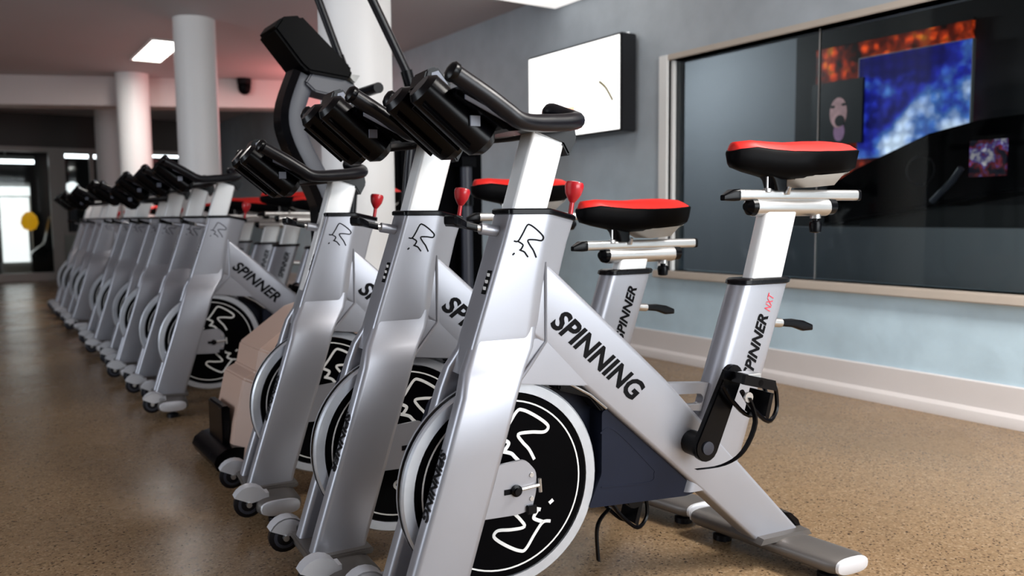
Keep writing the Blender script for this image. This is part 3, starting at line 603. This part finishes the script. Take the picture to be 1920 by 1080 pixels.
        sp = MB(); path = [P(pu-.035, pv-.03, .19*sg), P(pu-.015, pv-.09, .19*sg), P(pu-.045, pv-.155, .185*sg), P(pu-.09, pv-.185, .17*sg), P(pu-.15, pv-.192, .15*sg)] if sg > 0 else [P(pu-.02, pv-.05, -.17), P(pu-.05, pv-.075, -.17), P(pu-.062, pv-.11, -.17), P(pu-.06, pv-.185, -.165)]
        path = catmull(path, 4); sp.loft([[tuple(p+Vector((a1, a2, 0))) for a1, a2 in ((-.0025, -.006), (.0025, -.006), (.0025, .006), (-.0025, .006))] for p in path]); sp.build('strap', 'black', po)
    # seat post, rails, saddle
    secs = []
    for v in (-.33, -.17, .004):
        o = .275*(v+.17); secs.append([P(u+o, v, w_) for u, w_ in rpoly([(.679, .02), (.679, -.02), (.785, -.02), (.785, .02)], .012)])
    sp = MB().loft(secs).build('seat_post', 'alu', b); G['seat'].append(sp)
    sl = MB().lathe(P(.70, .016), (1, 0, 0), [(.018, 0), (.0235, 0), (.0235, .25), (.018, .25)], 20, True).build('rail_sleeve', 'brushed', b); G['seat'].append(sl)
    MB().lathe(P(.675, .018), (1, 0, 0), [(.01, 0), (.022, .012), (.024, .026)], 20).build('sleeve_cap', 'black', sl); MB().lathe(P(.985, .018), (-1, 0, 0), [(.01, 0), (.022, .012), (.024, .036)], 20).build('sleeve_cap', 'black', sl)
    MB().lathe(P(.915, -.008), (0, 0, -1), [(.008, -.01), (.008, .012), (.015, .014), (.017, .022), (.015, .042), (.01, .044)], 12).build('sleeve_knob', 'black', sl)
    MB().lathe(P(.915, .004), (0, 0, -1), [(.014, -.01), (.014, .018)], 12).build('knob_boss', 'brushed', sl)
    ra = MB().loft([[P(u, v+.047, w_) for v, w_ in rpoly([(-.014, .017), (-.014, -.017), (.014, -.017), (.014, .017)], .01)] for u in (.645, 1.055)]).build('seat_rail', 'brushed', b); G['seat'].append(ra)
    MB().loft([[P(u, .047+v*k-d_, w_*k) for v, w_ in rpoly([(-.014, .017), (-.014, -.017), (.014, -.017), (.014, .017)], .008)] for u, k, d_ in ((.645, 1.06, 0), (.628, 1.05, .001), (.602, .5, .007))]).build('rail_cap', 'black', ra)
    MB().loft([[P(u, .047+v*k, w_*k) for v, w_ in rpoly([(-.014, .017), (-.014, -.017), (.014, -.017), (.014, .017)], .008)] for u, k in ((1.055, 1.06), (1.063, 1.06), (1.068, .8))]).build('rail_cap', 'black', ra)
    st_ = [(.622, .012, .165, .150, .130), (.635, .026, .176, .155, .116), (.68, .036, .181, .160, .105), (.73, .044, .179, .155, .096), (.78, .062, .178, .151, .086), (.84, .088, .182, .152, .090), (.90, .102, .184, .154, .094), (.955, .098, .181, .158, .100), (.976, .08, .170, .159, .115)]
    top = []; body = []
    for u, hw, zt, zs, zb in st_:
        N = 9; arcp = []
        for k in range(N):
            t_ = -1+2*k/(N-1); arcp.append(P(u, zs+.002+(zt-zs)*(1-abs(t_)**3), hw*.97*t_))
        top.append([(q[0]+(.006 if u < .63 else 0), q[1], q[2]) for q in arcp]+[P(u+(.006 if u < .63 else 0), zs-.003, hw*.9*t_) for t_ in (1, .33, -.33, -1)])
        body.append([P(u, zs+(.004 if abs(t_) < 1 else -.001), (hw+.003)*t_) for t_ in (-1, -.9, -.3, .3, .9, 1)]+[P(u, lerp(zs, zb, .75), (hw*.93)), P(u, zb, hw*.6), P(u, zb, -hw*.6), P(u, lerp(zs, zb, .75), -(hw*.93))])
    sd = MB().loft(body).build('saddle', 'saddle', b, ang=60); G['seat'].append(sd)
    MB().loft(top).build('saddle_pad', 'redpad', sd, ang=60)
    MB().loft([[P(u, v, w_) for w_, v in ((-hw, zt), (hw, zt), (hw*.6, zb), (-hw*.6, zb))] for u, hw, zt, zb in ((.81, .05, .096, .086), (.86, .07, .096, .066), (.93, .078, .102, .072), (.965, .065, .106, .096))]).build('saddle_base', 'grey', sd, ang=50)
    MB().loft([[P(u, v, w_) for u, w_ in rpoly([(uc-a_, .024), (uc-a_, -.024), (uc+a_, -.024), (uc+a_, .024)], .008)] for v, uc, a_ in ((.058, .775, .018), (.085, .77, .024), (.115, .76, .045))]).build('saddle_clamp', 'black', sd)
    MB().lathe(P(.735, .055, .012), (0, 0, 1), [(.011, 0), (.011, .008), (.003, .01), (.003, .038)], 10).build('clamp_bolt', 'brushed', sd); MB().lathe(P(.795, .05, .019), (0, -.5, 1), [(.007, 0), (.005, .02)], 10).build('clamp_bolt', 'brushed', sd)
    # seat height lever
    lv = MB().tube([P(.757, -.28), P(.80, -.285)], .012, 12).build('seat_lever', 'brushed', b)
    MB().loft([[P(u, v+z, w_) for z, w_ in rpoly([(-a_, .009), (-a_, -.009), (a_, -.009), (a_, .009)], .005)] for u, v, a_ in ((.80, -.285, .009), (.84, -.288, .011), (.875, -.297, .014), (.905, -.303, .008))]).build('lever_grip', 'black', lv)
    # handlebar post
    secs = []
    for v in (-.2, .017, .2):
        o = .297*(v-.017); secs.append([P(u+o, v, w_) for u, w_ in rpoly([(.009, .03), (.009, -.03), (.095, -.03), (.095, .03)], .008)])
    hp = MB().loft(secs).build('handlebar_post', 'alu', b); G['hb'].append(hp)
    br = MB().loft([[P(u, v, w_) for u, v in ((.06, .178), (.13, .155), (.146, .128), (.166, .165), (.16, .205), (.06, .21))] for w_ in (-.034, .034)]).build('stem_bracket', 'black', b, bev=.004); G['hb'].append(br)
    half = [(-.186, .262, .19), (-.12, .226, .186), (-.075, .2, .18), (-.035, .182, .172), (.06, .188, .128), (.115, .196, .10), (.145, .204, .065), (.140, .215, .03)]
    path = [P(u, v, w_) for u, v, w_ in half] + [P(.118, .228, 0)] + [P(u, v, -w_) for u, v, w_ in reversed(half)]
    cp = catmull(path, 5); n_ = len(cp)
    hb = MB().tube(cp, [.0175 if .22*n_ > min(i, n_-1-i) else .0185 for i in range(n_)], 14).build('handlebar', 'rubber', b); G['hb'].append(hb)
    for sg in (1, -1):
        MB().lathe(P(-.186, .262, sg*.19), (-.87, -sg*.05, .48), [(.0175, -.004), (.020, .0), (.020, .008), (.014, .014), (.004, .016)], 14).build('bar_end_plug', 'black', hb)
        for k in ((0, 1) if sg < 0 else ()): MB().lathe(P(-.17+.018*k, .2535-.0098*k, sg*.189), (-.87, -sg*.05, .48), [(.0195, -.003), (.0205, 0), (.0195, .003)], 14).build('grip_ring', 'gloss', hb)
        tr = MB(); secs = []
        for u, v, r_ in ((-.215, .242, .03), (-.205, .236, .043), (-.10, .15, .045), (-.085, .138, .043), (-.072, .128, .025)):
            ax = Vector((.76, 0, -.65)); ny = Vector((0, 1, 0)); nz = ax.cross(ny)
            secs.append([tuple(Vector(P(u, v+.012, sg*.078))+ny*math.cos(a_)*r_*.95+nz*math.sin(a_)*r_*.85) for a_ in [k*math.pi/9 for k in range(18)]])
        tr.loft(secs); bo = tr.build('bottle_cradle', 'black', b); G['hb'].append(bo)
        rb = MB()
        for q in (-.6, .6): rb.tube([tuple(Vector(P(u, v, sg*.078))+Vector((-.028, -q*.045, -.02))) for u, v in ((-.19, .235), (-.095, .155))], .004, 6)
        rb.build('cradle_rib', 'gloss', bo)
    pn = MB().loft([[P(u, v, w_) for u, v in ((-.17, .236), (-.165, .25), (-.02, .198), (.06, .2), (.06, .178), (-.06, .165))] for w_ in (-.15, .15)]).build('console_panel', 'black', b, bev=.008); G['hb'].append(pn)
    for sg in (1, -1): MB().loft([[P(u, v, sg*w_) for u, v in ((-.15, .222), (-.15, .23), (-.05, .183), (-.05, .176))] for w_ in (.151, .155)]).build('panel_strip', 'platebl', pn)
    sq = MB(); sq.box(tuple(Vector(P(-.128, .175, .128))), tuple(Vector(P(-.108, .195, .1225)))); sq.build('panel_badge', 'platebl', pn)
    # computer
    cm = MB().loft([[P(u, v, w_) for u, v in ((-.20, .258), (-.19, .29), (-.168, .298), (-.135, .262), (-.15, .24))] for w_ in (-.03, .055)]).build('bike_computer', 'black', b, bev=.004); G['hb'].append(cm)
    MB().loft([[P(u, v, w_) for u, v in ((-.183, .262), (-.18, .284), (-.166, .289), (-.146, .264), (-.155, .25))] for w_ in (.0552, .0565)]).build('computer_plate', 'platebl', cm)
    # red resistance knob
    kn = MB().lathe(P(.166, -.005), (.17, 0, 1), [(.0055, 0), (.0055, .034), (.009, .038), (.014, .046), (.0185, .054), (.021, .066), (.0215, .074), (.019, .080), (.010, .082)], 20).build('resistance_knob', 'red', b)
    MB().lathe(P(.165, -.012), (.17, 0, 1), [(.011, 0), (.011, .012), (.008, .014)], 14).build('knob_base', 'black', kn)
    # handlebar height lever on the head tube front
    lv = MB().tube([P(-.008, -.034), P(-.055, -.026)], .0125, 14).build('height_lever', 'silver', b)
    MB().tube([P(-.055, -.026), P(-.066, -.024)], .008, 10).build('lever_pin', 'brushed', lv)
    MB().loft([[P(u, v+z, w_) for z, w_ in rpoly([(-a_, bw), (-a_, -bw), (a_, -bw), (a_, bw)], .005)] for u, v, a_, bw in ((-.064, -.024, .008, .008), (-.09, -.018, .0085, .01), (-.11, -.012, .010, .03), (-.122, -.009, .012, .034), (-.126, -.008, .008, .03))]).build('lever_grip', 'black', lv)
    return b, G

def copy_tree(o, parent=None):
    c = o.copy(); C.objects.link(c); c.parent = parent
    for ch in list(o.children): copy_tree(ch, c)
    return c
def shift(b, hb, seat):
    for ch in b.children:
        nm = ch.name.split('.')[0]
        if nm in ('handlebar_post', 'stem_bracket', 'handlebar', 'bottle_cradle', 'console_panel', 'bike_computer'): ch.location = (hb[0], 0, hb[1])
        elif nm == 'seat_post': ch.location = (.275*seat[1], 0, seat[1])
        elif nm in ('rail_sleeve', 'seat_rail', 'saddle'): ch.location = (seat[0] if nm != 'rail_sleeve' else .275*seat[1]+.35*(seat[0]-.275*seat[1]), 0, seat[1])
first, _ = make_bike('SPINNING', 'SPINNING', True)
proto, _ = make_bike('SPINNER', 'SPINNER')
GR = 'row of silver spin bikes'
bikes = [
 (.974, 1.509, 64.05, (0, 0), (0, 0), 'nearest silver spin bike at the end of the row, with the highest saddle'),
 (.943, 1.951, 60.99, (.004, .012), (-.072, -.137), 'second nearest silver spin bike, red saddle set low in front of the window frame'),
 (.963, 2.552, 63.0, (-.034, -.058), (-.10, -.05), 'third nearest silver spin bike, lowered handlebar, beside the tan elliptical shroud'),
 (.982, 4.138, 64.5, (-.01, .0), (-.03, -.03), 'silver spin bike just beyond the elliptical trainer, whole flywheel emblem showing'),
 (.985, 4.67, 63.0, (-.01, -.01), (-.05, -.06), 'second silver spin bike beyond the elliptical trainer'),
 (.965, 5.2, 62.0, (0, -.02), (-.05, -.02), 'third silver spin bike beyond the elliptical trainer'),
 (1.0, 5.73, 63.5, (0, -.06), (-.05, -.06), 'fourth silver spin bike beyond the elliptical trainer'),
 (.97, 6.25, 62.0, (0, -.03), (-.05, -.03), 'fifth silver spin bike beyond the elliptical trainer'),
 (.985, 6.77, 62.0, (0, 0), (-.05, -.06), 'sixth silver spin bike beyond the elliptical trainer'),
 (.97, 7.66, 61.0, (0, -.01), (-.05, -.05), 'seventh silver spin bike beyond the elliptical trainer'),
 (.985, 8.2, 60.0, (0, -.04), (-.05, -.05), 'eighth silver spin bike beyond the elliptical trainer'),
 (.975, 8.74, 58.0, (0, -.02), (-.05, -.05), 'ninth silver spin bike beyond the elliptical trainer'),
 (.98, 9.28, 56.0, (0, -.03), (-.05, -.05), 'farthest silver spin bike at the far end of the row'),
]
for i, (x, y, az, hb, seat, lb) in enumerate(bikes):
    o = first if i == 0 else proto if i == 1 else copy_tree(proto)
    o.location = (x, y, 0); o.rotation_euler = (0, 0, R(90-(az+PSI)))
    tag(o, lb, 'exercise bike', GR)
for i, o in enumerate([o for o in C.objects if o.name.startswith('spin_bike')]):
    k = min(range(len(bikes)), key=lambda j: abs(bikes[j][1]-o.location.y)); shift(o, bikes[k][3], bikes[k][4])
